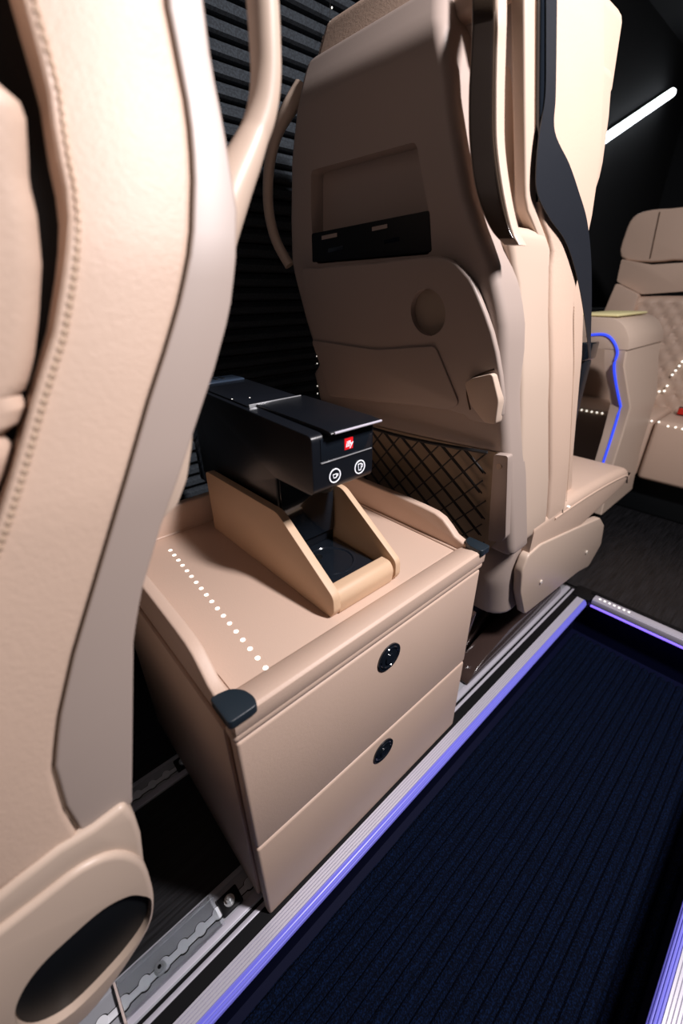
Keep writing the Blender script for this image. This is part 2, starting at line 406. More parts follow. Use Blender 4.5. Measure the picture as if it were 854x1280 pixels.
cp = [px(397, 495, 0, -0.7), px(396, 440, 0, -0.7), px(404, 200, 0, -0.7), px(411, 45, 0, -0.7), px(416, -60, 0, -0.7)]
link('added_thread', tube(smooth_open(cp, 4), 0.0006, 5), BLACKM, t)
for (a, b) in (((397, 492), (396, 436)), ((411, 46), (417, -8))):
    n = 7 if a[1] > 300 else 4
    for k in range(n):
        q = px(a[0]+(b[0]-a[0])*k/(n-1), a[1]+(b[1]-a[1])*k/(n-1), 0, -0.7)
        link('painted_light_speck', cyl((q[0], q[1], q[2]-0.0008), 2, 0.0013, 0.0026, 8, 0.0004), LIGHTDOT, t)

# ================================================================== DRAWER CABINET
t = thing('drawer_cabinet', 'beige leather covered cabinet with two drawers under the coffee machine', 'cabinet', (-0.235, 0.25, 0.0))
link('body', box(-0.462, -0.016, 0.008, 0.492, 0.006, 0.437, 0.006), LEATHER2, t)
link('side_panel', box(-0.455, -0.030, 0.0015, 0.0085, 0.012, 0.425, 0.003), LEATHER2, t)
link('front_lip', box(-0.02, 0.002, 0.0, 0.5, 0.4335, 0.4475, 0.005, 3), LEATHER2, t)
for z0, z1, lc in ((0.003, 0.2005, 0.160), (0.2035, 0.4305, 0.3865)):
    d = link('drawer', box(-0.017, 0.0005, 0.003, 0.497, z0, z1, 0.0045, 3), LEATHER2, t)
    h = link('finger_latch', cyl((0.0006, 0.255, lc), 0, 0.024, 0.0022, 40, 0.0008), BLACKG, d)
    link('latch_bowl', tube([(0.0028, 0.255+0.018*math.cos(a), lc+0.018*math.sin(a)) for a in np.linspace(0, 2*math.pi, 33)], 0.0016, 6, False, 1, (1, 0, 0)), BLACKG, h); link('latch_button', cyl((0.0026, 0.255, lc-0.002), 0, 0.009, 0.002, 24, 0.0008), BLACKG, h)
# lid with tray
def lidwall(y0, y1):
    P = [(-0.47, 0.446), (-0.003, 0.446), (-0.003, 0.4745), (-0.035, 0.4755), (-0.052, 0.481), (-0.066, 0.4935), (-0.082, 0.5055), (-0.10, 0.511), (-0.13, 0.513), (-0.2, 0.5145), (-0.47, 0.5145)]
    return prism(P, 1, y0, y1, 0.0035, 3)
lid = link('lid', box(-0.468, -0.030, 0.012, 0.488, 0.446, 0.4555), LEATHER2, t)
link('tray_mat', prism(roundpoly([(-0.452, 0.026), (-0.042, 0.026), (-0.042, 0.477), (-0.452, 0.477)], 0.008), 2, 0.4555, 0.4575, 0.0008), LEATHER2, lid)
for y0, y1 in ((0.0015, 0.018), (0.483, 0.4995)): link('side_rim', lidwall(y0, y1), LEATHER2, lid)
link('back_rim', box(-0.470, -0.452, 0.02, 0.482, 0.446, 0.5145, 0.004, 3), LEATHER2, lid)
link('front_rim', prism([(0.004, 0.4485), (0.0045, 0.461), (0.004, 0.4725), (0.000, 0.4755), (-0.010, 0.4755), (-0.034, 0.4675), (-0.044, 0.459), (-0.044, 0.4485)], 1, 0.003, 0.498, 0.0008, 2), LEATHER2, lid)
link('piping', tube([(-0.042, 0.022, 0.4585), (-0.10, 0.022, 0.4585), (-0.452, 0.022, 0.4585)], 0.0018, 6), LEATHER2, lid)
link('piping', tube([(-0.4515, 0.03, 0.4585), (-0.4515, 0.2, 0.4585), (-0.4515, 0.47, 0.4585)], 0.0022, 6), LEATHER2, lid)
link('piping', tube([(-0.042, 0.4795, 0.4585), (-0.10, 0.4795, 0.4585), (-0.452, 0.4795, 0.4585)], 0.0022, 6), LEATHER2, lid)
def cap(y, s):
    P = [(0.008, y-s*0.006)]
    P = [(0.0085, y-s*0.004), (0.0085, y+s*0.031), (-0.004, y+s*0.034), (-0.020, y+s*0.030), (-0.031, y+s*0.019), (-0.034, y+s*0.006), (-0.034, y-s*0.004)]
    return prism(roundpoly(P, [0.006, 0.006, 0.01, 0.01, 0.01, 0.006, 0.004]), 2, 0.4695, 0.4815, 0.003, 3)
link('corner_cap', cap(0.0, 1), CAPM, t)['label'] = 'blue-black rubber corner cap'
link('corner_cap', cap(0.5, -0.75), CAPM, t)['label'] = 'blue-black rubber corner cap'
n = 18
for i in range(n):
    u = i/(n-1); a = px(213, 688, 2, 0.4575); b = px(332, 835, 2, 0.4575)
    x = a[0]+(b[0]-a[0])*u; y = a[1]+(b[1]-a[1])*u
    link('painted_light_dot', cyl((x, y, 0.4574), 2, 0.0034, 0.0006, 14), LIGHTDOT, t)  # row of light cast across the tray, modelled as glowing discs

# ================================================================== MACHINE HOLDER
HY0, HY1 = 0.195, 0.337
t = thing('machine_holder', 'tan leather cradle with sloping cheeks holding the coffee machine', 'holder', (-0.24, 0.266, 0.4575))
for y0, y1 in ((HY0, HY0+0.0135), (HY1-0.011, HY1)):
    P = roundpoly([(-0.418, 0.4575), (-0.062, 0.4575), (-0.0545, 0.472), (-0.0555, 0.497), (-0.182, 0.583), (-0.418, 0.581)], [0.002, 0.006, 0.004, 0.008, 0.01, 0.012])
    link('cheek', prism(P, 1, y0, y1, 0.004, 3), TAN, t)
link('front_bar', prism(roundpoly([(-0.085, 0.4585), (-0.059, 0.4585), (-0.0555, 0.484), (-0.064, 0.4965), (-0.083, 0.4965), (-0.085, 0.492)], [0.002, 0.004, 0.008, 0.006, 0.003, 0.002]), 1, HY0+0.0145, HY1-0.0145, 0.0015, 2), TAN, t)
link('back_bar', box(-0.416, -0.400, HY0+0.0145, HY1-0.0145, 0.4585, 0.56, 0.003), TAN, t)
link('floor_plate', box(-0.400, -0.085, HY0+0.0145, HY1-0.0145, 0.4585, 0.462), BLACKG, t)

# ================================================================== COFFEE MACHINE
MY0, MY1, MXF, MZ0, MZ1 = 0.212, 0.3255, -0.112, 0.627, 0.712
MY0 += 0.0; myc = (MY0+MY1)/2
t = thing('coffee_machine', 'slim black capsule coffee machine with two round cup buttons', 'coffee machine', (-0.26, myc, 0.463))
P = roundpoly([(-0.465, 0.56), (-0.398, 0.56), (-0.398, 0.4635), (-0.205, 0.4635), (-0.205, MZ0), (MXF, MZ0), (MXF, MZ1), (-0.465, MZ1+0.014)], [0.004, 0.004, 0.004, 0.004, 0.004, 0.012, 0.010, 0.008])
link('body', prism(P, 1, MY0, MY1, 0.006, 3), BLACKP, t)
P = [(-0.43, MZ1+0.0125), (-0.28, MZ1+0.0068), (-0.28, MZ1+0.0095), (-0.43, MZ1+0.0150)]
link('rear_lid', prism(P, 1, MY0+0.008, MY1-0.008, 0.001), BLACKP, t)
P = [(-0.276, MZ1+0.006), (-0.118, MZ1-0.0005), (-0.103, MZ1-0.0005), (-0.099, MZ1+0.002), (-0.103, MZ1+0.0045), (-0.118, MZ1+0.006), (-0.276, MZ1+0.0105)]
lv = link('lever_lid', prism(P, 1, MY0+0.022, MY1+0.002, 0.0012, 2), BLACKP, t)
link('silver_line', box(-0.2785, -0.2765, MY0+0.01, MY1-0.004, MZ1+0.004, MZ1+0.0112, 0.0003), STEEL, t)['label'] = 'thin silver line'
link('lever_edge', tube([(-0.0992, MY0+0.028, MZ1+0.002), (-0.0992, myc, MZ1+0.002), (-0.0992, MY1+0.002, MZ1+0.002)], 0.0018, 8), ALU, lv)['label'] = 'silver front edge'
# water tank at the rear
tk = link('water_tank', box(-0.505, -0.4665, MY0+0.004, MY1-0.004, 0.53, MZ1+0.006, 0.008, 3), TANK, t)
link('tank_lid', box(-0.510, -0.4600, MY0+0.001, MY1-0.001, MZ1+0.0065, MZ1+0.0165, 0.004, 3), TANK, tk)
for k in range(4): link('vent', box(-0.50+0.002, -0.476, MY0+0.03+k*0.014, MY0+0.036+k*0.014, MZ1+0.0165, MZ1+0.0172), BLACKM, tk)
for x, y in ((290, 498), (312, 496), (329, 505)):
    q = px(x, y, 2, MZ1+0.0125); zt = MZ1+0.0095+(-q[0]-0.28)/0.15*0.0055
    link('painted_light_dot', cyl((q[0], q[1], zt-0.0008), 2, 0.0012, 0.0012, 8), LIGHTDOT, t)  # cast light spots on the machine top, painted as tiny glowing discs
# front face: recessed panel, silver line, badge, two buttons
fx = MXF+0.0002
link('front_panel', box(fx-0.002, fx+0.0009, MY0+0.014, MY1-0.004, MZ0+0.047, MZ0+0.079, 0.0005), BLACKG, t)
link('silver_line', box(fx, fx+0.0016, MY0+0.014, MY1-0.004, MZ0+0.0448, MZ0+0.0462, 0.0003), STEEL, t)['label'] = 'thin silver line'
bd = link('badge', box(fx, fx+0.0016, myc-0.0010, myc+0.0150, MZ0+0.0545, MZ0+0.0710, 0.0004), RED, t); bd['label'] = 'small red badge with white lettering'
def text(body, size, loc, m, parent, name='lettering', rot=(math.pi/2, 0, math.pi/2), shear=0.0, ext=0.0003):
    cu = bpy.data.curves.new(name, 'FONT'); cu.body = body; cu.size = size; cu.extrude = ext; cu.shear = shear
    cu.align_x = 'CENTER'; cu.align_y = 'CENTER'; cu.offset = 0.00012
    o = bpy.data.objects.new(name, cu); COL.objects.link(o); bpy.context.view_layer.update()
    me = bpy.data.meshes.new_from_object(o.evaluated_get(bpy.context.evaluated_depsgraph_get()))
    bpy.data.objects.remove(o); me.transform(Matrix.Translation(Vector(loc)) @ Matrix.LocRotScale(None, __import__('mathutils').Euler(rot), None))
    bm = bmesh.new(); bm.from_mesh(me); bpy.data.meshes.remove(me)
    return link(name, bm, m, parent, smooth=False)
text('illy', 0.0120, (fx+0.0018, myc+0.0070, MZ0+0.0622), WHITE, bd, shear=0.25)
def ring(c, r, w, m, parent, name):
    R = []; N = 40
    for k in range(N+1):
        a = 2*math.pi*k/N
        R.append([(c[0], c[1]+(r+w/2*s)*math.cos(a), c[2]+(r+w/2*s)*math.sin(a)) if q == 0 else (c[0]+0.0006, c[1]+(r+w/2*s)*math.cos(a), c[2]+(r+w/2*s)*math.sin(a)) for s, q in ((-1, 0), (1, 0), (1, 1), (-1, 1))])
    return link(name, rings(R, cap=False), m, parent)
for y, big in ((MY0+0.038, False), (MY0+0.086, True)):
    zc = MZ0+0.022
    bt = link('button', cyl((fx-0.001, y, zc), 0, 0.0115, 0.0016, 36, 0.0004), BLACKP, t)
    ring((fx+0.0006, y, zc), 0.0098, 0.0017, WHITE, bt, 'button_ring')
    if big: C_ = [(-0.0034, 0.0048), (0.0034, 0.0048), (0.0022, -0.0048), (-0.0022, -0.0048)]; hd = [(0.0031, 0.003), (0.0060, 0.0032), (0.0055, -0.0005), (0.0026, -0.0015)]
    else: C_ = [(-0.0036, 0.0020), (0.0034, 0.0020), (0.0022, -0.0034), (-0.0022, -0.0034)]; hd = [(0.0032, 0.0012), (0.0056, 0.0014), (0.0052, -0.0012), (0.0026, -0.0018)]
    cpt = [(fx+0.0009, y+a, zc+b) for a, b in C_]
    bm = tube([cpt[0], cpt[1]], 0.0006, 6)
    for a, b in ((1, 2), (2, 3), (3, 0)): join(bm, tube([cpt[a], cpt[b]], 0.0006, 6))
    for a, b in zip(hd, hd[1:]): join(bm, tube([(fx+0.0009, y+a[0], zc+a[1]), (fx+0.0009, y+b[0], zc+b[1])], 0.0005, 6))
    link('cup_symbol', bm, WHITE, bt)['label'] = 'white tall mug symbol' if big else 'white small cup symbol'
# nozzle and drip tray
link('spout', cyl((-0.16, myc, 0.606), 2, 0.014, 0.022, 24, 0.002, 0.020), BLACKM, t)
link('brew_panel', box(-0.2045, -0.199, MY0+0.004, MY1-0.004, 0.50, MZ0-0.001, 0.001), BLACKG, t)
tr = link('drip_tray', box(-0.2045, -0.088, HY0+0.0155, HY1-0.0155, 0.463, 0.481, 0.003), BLACKG, t)
R = []
for rr, zz in ((0.043, 0.4812), (0.041, 0.4825), (0.0385, 0.4825), (0.037, 0.4811)): R.append([(-0.148+rr*math.cos(a), myc+rr*math.sin(a), zz) for a in np.linspace(0, 2*math.pi, 49)[:-1]])
link('tray_ring', rings(R, cap=False), BLACKG, tr)
link('drain_hole', cyl((-0.168, myc-0.012, 0.4811), 2, 0.0085, 0.0006, 24), BLACKM, tr)
link('drain_rim', tube([(-0.168+0.0095*math.cos(a), myc-0.012+0.0095*math.sin(a), 0.4818) for a in np.linspace(0, 2*math.pi, 25)], 0.0007, 6, False), BLACKG, tr)

# ================================================================== FAR SEAT (back towards us)
RY = interp([(0.38, 0.612), (0.43, 0.60), (0.9, 0.488), (1.0, 0.470), (1.12, 0.456), (1.148, 0.454), (1.165, 0.461), (1.215, 0.497), (1.40, 0.60)])
XS = interp([(0.30, 0.0), (0.45, 0.0), (0.75, -0.025), (0.92, -0.05), (1.1, -0.065), (1.4, -0.09)])
XR = prof([(552, -20), (554, 30), (556, 61), (562, 85), (564, 122), (571, 170), (583, 240), (598, 285), (616, 330), (630, 400), (630, 500), (636, 600), (640, 690)], 1, RY, 0)
XL = prof([(378, 88), (372, 120), (366, 150), (361, 200), (362, 330), (380, 400), (400, 465), (425, 520)], 1, RY, 0)
far = thing('passenger_seat', 'beige seat seen from behind with net pocket and folded table, beyond the coffee machine', 'seat', (-0.27, 0.80, 0.0))
YB = prof([(673, -40), (672, 0), (671, 150), (671, 260), (690, 310), (688, 400), (688, 500), (688, 600), (684, 650)], 0, XS, 1)
zz = list(np.linspace(0.405, 0.93, 22))+list(np.linspace(0.95, 1.216, 22))
XLc = lambda z: XL(z) if z > 0.72 else -0.515-0.00*(z)
def XRb(z): return XR(z)
YBs = lambda z: max(YB(z), RY(z)+0.05)
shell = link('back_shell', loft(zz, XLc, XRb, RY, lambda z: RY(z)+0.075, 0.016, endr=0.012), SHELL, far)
# outer side frame: lower pillar
def XO(z): return XS(z)
YA = prof([(640, 318), (648, 350), (651, 400), (652, 500), (651, 600), (643, 690)], 0, XS, 1)
zlow = list(np.linspace(0.41, 0.955, 24))
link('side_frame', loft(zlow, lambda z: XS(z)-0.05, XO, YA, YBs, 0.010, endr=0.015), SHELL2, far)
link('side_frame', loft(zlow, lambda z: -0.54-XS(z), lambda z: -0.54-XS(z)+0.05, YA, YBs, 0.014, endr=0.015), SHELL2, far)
# upper wing beside the handle
YW0 = prof([(636, -30), (640, 40), (634, 100), (633, 160), (640, 220), (655, 300)], 0, XS, 1)
zw = list(np.linspace(0.90, 1.24, 24))
wingx = lambda z: XS(z)-0.012
link('side_wing', loft(zw, lambda z: XR(z)-0.03, wingx, lambda z: YBs(z)-0.020, YBs, 0.004, endr=0.01), SHELL, far)
link('wing_rim', loft(zw, lambda z: XS(z)-0.020, lambda z: XS(z)-0.002, lambda z: YBs(z)-0.026, lambda z: YBs(z)+0.001, 0.004, endr=0.01), SHELL2, far)
# side leather, front roll, belt
YC1 = prof([(757, -40), (757, 0), (757, 100), (752, 200), (741, 275), (728, 330), (719, 370), (718, 400), (716, 500), (713, 570), (703, 655)], 0, XS, 1)
YC = prof([(770, 60), (763, 150), (754, 215), (741, 255), (735, 275), (733, 330), (731, 400), (726, 480), (718, 570), (716, 610)], 0, lambda z: XS(z)-0.03, 1)
zl = list(np.linspace(0.40, 1.25, 46))
link('side_bolster', loft(zl, lambda z: XS(z)-0.075, lambda z: XS(z)+0.001, lambda z: YBs(z)+0.002, YC1, 0.010, endr=0.015), LEATHER, far)
link('side_bolster', loft(zl, lambda z: -0.54-XS(z), lambda z: -0.54-XS(z)+0.075, lambda z: YBs(z)+0.002, YC1, 0.010, endr=0.015), LEATHER, far)
zf = list(np.linspace(0.42, 1.2, 38))
link('front_roll', loft(zf, lambda z: XS(z)-0.09, lambda z: XS(z)-0.028, lambda z: YC1(z)-0.03, lambda z: max(YC(z), YC1(z)+0.01), 0.016, endr=0.02), LEATHER, far)
link('front_cushion', loft(zl[:40], lambda z: -0.46, lambda z: -0.08, lambda z: RY(z)+0.07, lambda z: YC1(z)-0.015, 0.02, endr=0.02), LEATHER, far)
pts = [(XS(z)+0.001, YC1(z)-0.004, z) for z in np.linspace(0.45, 0.85, 30)]
stitches(pts, 0.005, 0.0035, 0.0009, THREAD, far)
# headrest on top and side wing of the headrest
HR = interp([(1.27, 0.535), (1.30, 0.528), (1.36, 0.55), (1.5, 0.60)])
link('headrest', loft(list(np.linspace(1.17, 1.275, 14)), lambda z: -0.462, lambda z: -0.08, lambda z: 0.497+(z-1.17)*0.45, lambda z: 0.66, 0.018, endr=0.012), LEATHER, far)
stitches([(-0.4585, 0.5025+(z-1.17)*0.45, z) for z in np.linspace(1.195, 1.258, 10)], 0.0052, 0.004, 0.0013, mat('pale_thread', (0.8, 0.68, 0.62, 1), 0.7), far)
zq = list(np.linspace(1.02, 1.5, 24))
YQ = prof([(788, -20), (786, 20), (778, 80), (770, 105), (765, 115)], 0, lambda z: -0.09, 1)
link('headrest_wing', loft(list(np.linspace(1.105, 1.27, 16)), lambda z: -0.16, lambda z: XS(z)-0.03, lambda z: YC1(z)-0.005, lambda z: max(YC1(z)+0.02, px(766+22*min(1, (z-1.09)/0.08), 60, 0, -0.09)[1]), 0.012, endr=0.02), LEATHER, far)
# ---- items on the rear of the shell
def rear_panel(pts, d0, d1, bv=0.002, seg=2):
    """outline in x,z laid on the leaning rear surface, from depth d0 to d1 behind it (outwards is -y)"""
    bm = prism(pts, 1, -d1, -d0, bv, seg)
    # cut long spans so that they follow the curve
    for k in range(1, 12):
        z = 0.38+k*0.08
        bmesh.ops.bisect_plane(bm, geom=bm.verts[:]+bm.edges[:]+bm.faces[:], plane_co=(0, 0, z), plane_no=(0, 0, 1))
    for v in bm.verts: v.co.y += RY(v.co.z)
    return bm
def rp(pxs_, d=0.0):
    return [(float(q[0]), float(q[2])) for q in (pxs(x, y, 1, lambda z: RY(z)-d) for x, y in pxs_)]
U = [(-0.445, 0.925), (-0.160, 0.925), (-0.190, 1.068), (-0.430, 1.068)]
U = rp([(396, 330), (538, 318), (536, 262), (520, 177), (389, 213), (390, 290)])
boolcut_target = shell
bmc = prism(roundpoly(U, 0.008), 1, -0.02, 0.027)
for v in bmc.verts: v.co.y += RY(v.co.z)-0.0
boolcut(shell, [bmc])
U2 = rp([(391, 328), (540, 315), (537, 263), (390, 292)])
cl = link('clip_panel', rear_panel(roundpoly(U2, 0.004), -0.024, 0.001), BLACKM, far); cl['label'] = 'black slotted panel'
for a in ((412, 292), (475, 281), (420, 308), (490, 297)):
    q = rp([(a[0]-9, a[1]+3), (a[0]+10, a[1]-1), (a[0]+10, a[1]+4), (a[0]-9, a[1]+8)])
    link('slot', rear_panel(q, 0.0012, 0.0016, 0), SHELL if a[1] < 295 else BLACKG, cl)
T = rp([(378, 350), (398, 335), (470, 328), (548, 320), (580, 338), (600, 372), (622, 440), (628, 520), (592, 527), (560, 512), (430, 497), (408, 482)], 0.01)
table = link('folding_table', rear_panel(smooth_closed(T, 3), 0.001, 0.013, 0.004, 3), SHELL, far)
T2 = rp([(390, 425), (470, 437), (545, 432), (575, 505), (560, 512), (430, 494), (410, 482)], 0.014)
link('table_bulge', rear_panel(roundpoly(T2, 0.01), 0.012, 0.0165, 0.003, 3), SHELL, table)
cc = pxs(535, 391, 1, lambda z: RY(z)-0.012)
cup = cyl((cc[0], -0.03, cc[2]), 1, 0.034, 0.0285, 40)
for v in cup.verts: v.co.y += RY(cc[2])-(v.co.z-cc[2])*0.24
boolcut(table, [cup])
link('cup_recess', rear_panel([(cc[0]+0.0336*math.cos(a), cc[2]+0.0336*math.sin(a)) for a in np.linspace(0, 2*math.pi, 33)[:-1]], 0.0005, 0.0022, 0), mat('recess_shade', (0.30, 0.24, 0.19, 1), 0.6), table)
# clip that holds the table
Cq = rp([(583, 478), (592, 472), (618, 466), (626, 500), (622, 530), (608, 528), (590, 505)], 0.02)
link('table_catch', rear_panel(roundpoly(Cq, 0.006), 0.006, 0.026, 0.004, 3), SHELL2, far)
gp = rp([(618, 462), (600, 468), (588, 476), (584, 490), (588, 512)], 0.013)
link('catch_seam', tube([(x, RY(z)-0.0135, z) for x, z in [tuple(v) for v in smooth_open(gp, 5)]], 0.0014, 6), SEAM, table)
# net pocket
N0 = rp([(458, 535), (470, 533), (520, 545), (575, 557), (622, 566), (628, 668), (600, 700), (470, 660), (455, 600)], 0.004)
link('pocket_backing', rear_panel(N0, 0.0005, 0.002, 0), mat('pocket_lining', (0.30, 0.23, 0.16, 1), 0.7), far)
Fq = rp([(617, 568), (635, 570), (632, 672), (626, 678), (610, 676)], 0.02)
fr = link('pocket_post', rear_panel(roundpoly(Fq, 0.005), 0.003, 0.02, 0.003), SHELL, far)
q = rp([(624, 583)], 0.0205)[0]; link('screw_cap', cyl((q[0], RY(q[1])-0.0215, q[1]), 1, 0.005, 0.002, 20, 0.0005), SHELL2, fr)
net = bmesh.new()
def netp(u, v):
    """u along the pocket (0 left..1 right), v from top (0) to bottom (1)"""
    a = (-0.50+u*0.455); zt = 0.630-0.010*math.sin(math.pi*u); zb = 0.40
    z = zt+(zb-zt)*v; bl = 0.014+0.018*math.sin(math.pi*u)*(1-v*0.5)
    return (a, RY(z)-bl, z)
def strand(pts, r): join(net, tube(pts, r, 5))
nu, cell = 10, 1/10
for k in range(-8, nu+1):
    for s in (1, -1):
        for off in (0, 0.010):
            pts = []
            for i in range(17):
                v = i/16; u = (k*cell+v*0.46+off) if s > 0 else (1-(k*cell+v*0.46+off))
                if 0 <= u <= 1: pts.append(netp(u, v))
            if len(pts) >= 3 and (off == 0 or s > 0): strand(pts, 0.0015)
strand([netp(u, 0) for u in np.linspace(0, 1, 24)], 0.0035)
o = link('net', net, mat('black_elastic', (0.006, 0.006, 0.007, 1), 0.6), far); o['kind'] = 'stuff'; o['label'] = 'black elastic diamond net'
# ---- handles
def handle(parent, path, ra, flat, m=SHELL2, brown=None, up=(0, 0, 1)):
    return link('grab_handle', tube(smooth_open(path, 8), ra, 14, True, flat, up), m, parent)
# left handle of the far seat
LH = [pxs(x, y, 1, lambda z: RY(z)+dy) for x, y, dy in ((378, 112, 0.03), (362, 135, 0.025), (345, 170, 0.02), (336, 215, 0.02), (336, 262, 0.02), (345, 300, 0.025), (362, 332, 0.03))]
link('grab_handle', tube(smooth_open(LH, 8), [0.018-0.007*min(1, i/16) for i in range(49)], 14, True, 0.9, (0, 1, 0)), SHELL2, far)
# right handle: flat gloss-brown rear face, pale side edge
HYo = lambda z: RY(z)+0.008
HC = [(606, -40), (606, 10), (605, 60), (603, 120), (604, 180), (612, 240), (626, 285), (640, 306)]
hl = []; hr = []
for (x, y), wd in zip(HC, (17, 17, 17, 18, 18, 18, 14, 10)):
    hl.append(pxs(x-wd, y, 1, HYo)); hr.append(pxs(x+wd, y, 1, HYo))
hl = smooth_open(hl, 6); hr = smooth_open(hr, 6)
def band(L_, R_, dep, inset=0.0, dy=0.0):
    Rn = []
    for a, b in zip(L_, R_):
        a = np.array(a); b = np.array(b); d = (b-a); a2 = a+d*inset; b2 = b-d*inset
        y = np.array([0, 1, 0.0]); P = roundpoly([(0, 0), (1, 0), (1, 1), (0, 1)], 0.12, 3)
        Rn.append([a2+(b2-a2)*u+y*(dy+v*dep) for u, v in P])
    return rings(Rn)
hd = link('grab_handle', band(hl, hr, 0.020), SHELL2, far)
link('handle_inlay', band(hl[:-3], hr[:-3], 0.006, 0.10, -0.003), BROWN, hd)['label'] = 'gloss brown inlay'
# ---- belt guide and belt
def ribbon(Ls, Rs, th=0.0014, off=(0, 0, 0)):
    Rn = []
    for a, b in zip(Ls, Rs):
        a = Vector([float(c) for c in a]); b = Vector([float(c) for c in b]); Rn.append([a, b, b+Vector((-th, 0.0003, 0)), a+Vector((-th, 0.0003, 0))])
    return rings(Rn)
xs2 = lambda z: XS(z)+0.006
def PX2(l, fn): return [pxs(x, y, 0, fn) for x, y in l]
gd = link('belt_guide', loft(list(np.linspace(0.985, 1.36, 16)), lambda z: XS(z)-0.004, lambda z: XS(z)+0.004, lambda z: YBs(z)+0.003, lambda z: YBs(z)+0.018, 0.003), BLACKG, far)
bl = PX2([(683, -40), (683, 60), (682, 120), (675, 165), (671, 205), (672, 240), (687, 272), (709, 305), (724, 355), (733, 410), (737, 448)], xs2)
br = PX2([(697, -40), (696, 60), (695, 120), (694, 165), (712, 205), (724, 240), (734, 275), (739, 320), (740, 370), (739, 420), (739, 448)], lambda z: XS(z)+0.004)
belt = link('seat_belt', ribbon(smooth_open(bl, 6), smooth_open(br, 6)), WEB, far); belt['label'] = 'black seat belt webbing'
# ---- lower side cover
Cv = [(float(q[1]), float(q[2])) for q in (px(x, y, 0, 0.004) for x, y in ((655, 768), (650, 742), (652, 715), (660, 694), (676, 680), (720, 660), (750, 647), (755, 656), (751, 680), (735, 708), (722, 715)))]
cov = link('side_cover', prism(roundpoly(Cv, 0.012), 0, -0.014, 0.006, 0.004, 3), SHELL2, far); cov['label'] = 'flat beige side cover with two screw caps'
for x, y in ((676, 727), (733, 690)):
    q = px(x, y, 0, 0.0062); link('screw_cap', cyl(q, 0, 0.0052, 0.003, 20, 0.001), mat('ivory_cap', (0.75, 0.68, 0.58, 1), 0.3), cov)
Sk = [(float(q[1]), float(q[2])) for q in (px(x, y, 0, -0.02) for x, y in ((652, 765), (640, 735), (642, 705), (655, 690), (690, 672), (730, 700)))]
YSK = interp([(0.14, 0.70), (0.2, 0.665), (0.3, 0.64), (0.37, 0.64), (0.41, 0.66)])
link('rear_skirt', loft(list(np.linspace(0.19, 0.41, 14)), lambda z: -0.52, lambda z: -0.016, YSK, lambda z: 1.0, 0.05, endr=0.012), SHELL, far)
link('pivot_bush', cyl(px(668, 688, 0, -0.012), 0, 0.012, 0.016, 20, 0.002), ALUD, far)
# ---- seat cushion
CuT = interp([(0.70, 0.43), (1.0, 0.452), (1.28, 0.415), (1.34, 0.392), (1.36, 0.37)])
def cushion():
    R = []
    for y in np.linspace(0.70, 1.345, 24):
        u = (y-0.70)/0.645; top = 0.445-0.045*u**2.2-(0.03*max(0, (u-0.93)/0.07)**2); bot = 0.29+0.05*u+0.02*max(0, (u-0.93)/0.07); P = []
        x0, x1 = -0.53, 0.002
        for cx, cz, a0 in ((x1-0.02, bot+0.02, -90), (x1-0.02, top-0.02, 0), (x0+0.02, top-0.02, 90), (x0+0.02, bot+0.02, 180)):
            for k in range(6):
                a = math.radians(a0+18*k); P.append((cx+0.02*math.cos(a), y, cz+0.02*math.sin(a)))
        R.append(P)
    return rings(R)
cu = link('seat_cushion', cushion(), LEATHER, far)
link('piping', tube([(0.001, y, 0.445-0.045*((y-.7)/.645)**2.2-(0.03*max(0, ((y-.7)/.645-0.93)/0.07)**2)-0.022) for y in np.linspace(0.8, 1.345, 20)], 0.0035, 8), LEATHER, cu)
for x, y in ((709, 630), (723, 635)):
    q = px(x, y, 2, 0.448); link('painted_light_dot', cyl((q[0]-0.02, q[1], 0.444), 2, 0.0035, 0.001, 12), LIGHTDOT, cu)  # two spots of cast light given as glowing discs on the cushion
# ---- seat base
link('base_frame', box(-0.47, -0.10, 0.70, 1.22, 0.0065, 0.20, 0.004), BLACKM, far)
Bp = [(px(x, y, 0, -0.05)[1], px(x, y, 0, -0.05)[2]) for x, y in ((598, 826), (612, 768), (624, 768), (615, 806))]
link('base_leg', prism([(0.585, 0.0065), (0.61, 0.0065), (0.66, 0.19), (0.635, 0.19)], 0, -0.095, -0.07, 0.003), GLOSSBR, far)
link('base_leg', prism([(1.15, 0.0065), (1.18, 0.0065), (1.2, 0.19), (1.16, 0.19)], 0, -0.095, -0.07, 0.003), BLACKM, far)
link('base_runner', prism(roundpoly([(0.60, 0.0065), (1.15, 0.0065), (1.12, 0.05), (0.80, 0.075), (0.70, 0.055), (0.63, 0.03)], 0.02), 0, -0.085, -0.036, 0.004, 3), GLOSSBR, far)
link('base_bar', prism(roundpoly([(0.61, 0.02), (0.64, 0.02), (0.86, 0.15), (0.83, 0.16)], 0.01), 0, -0.12, -0.09, 0.003), GLOSSBR, far)

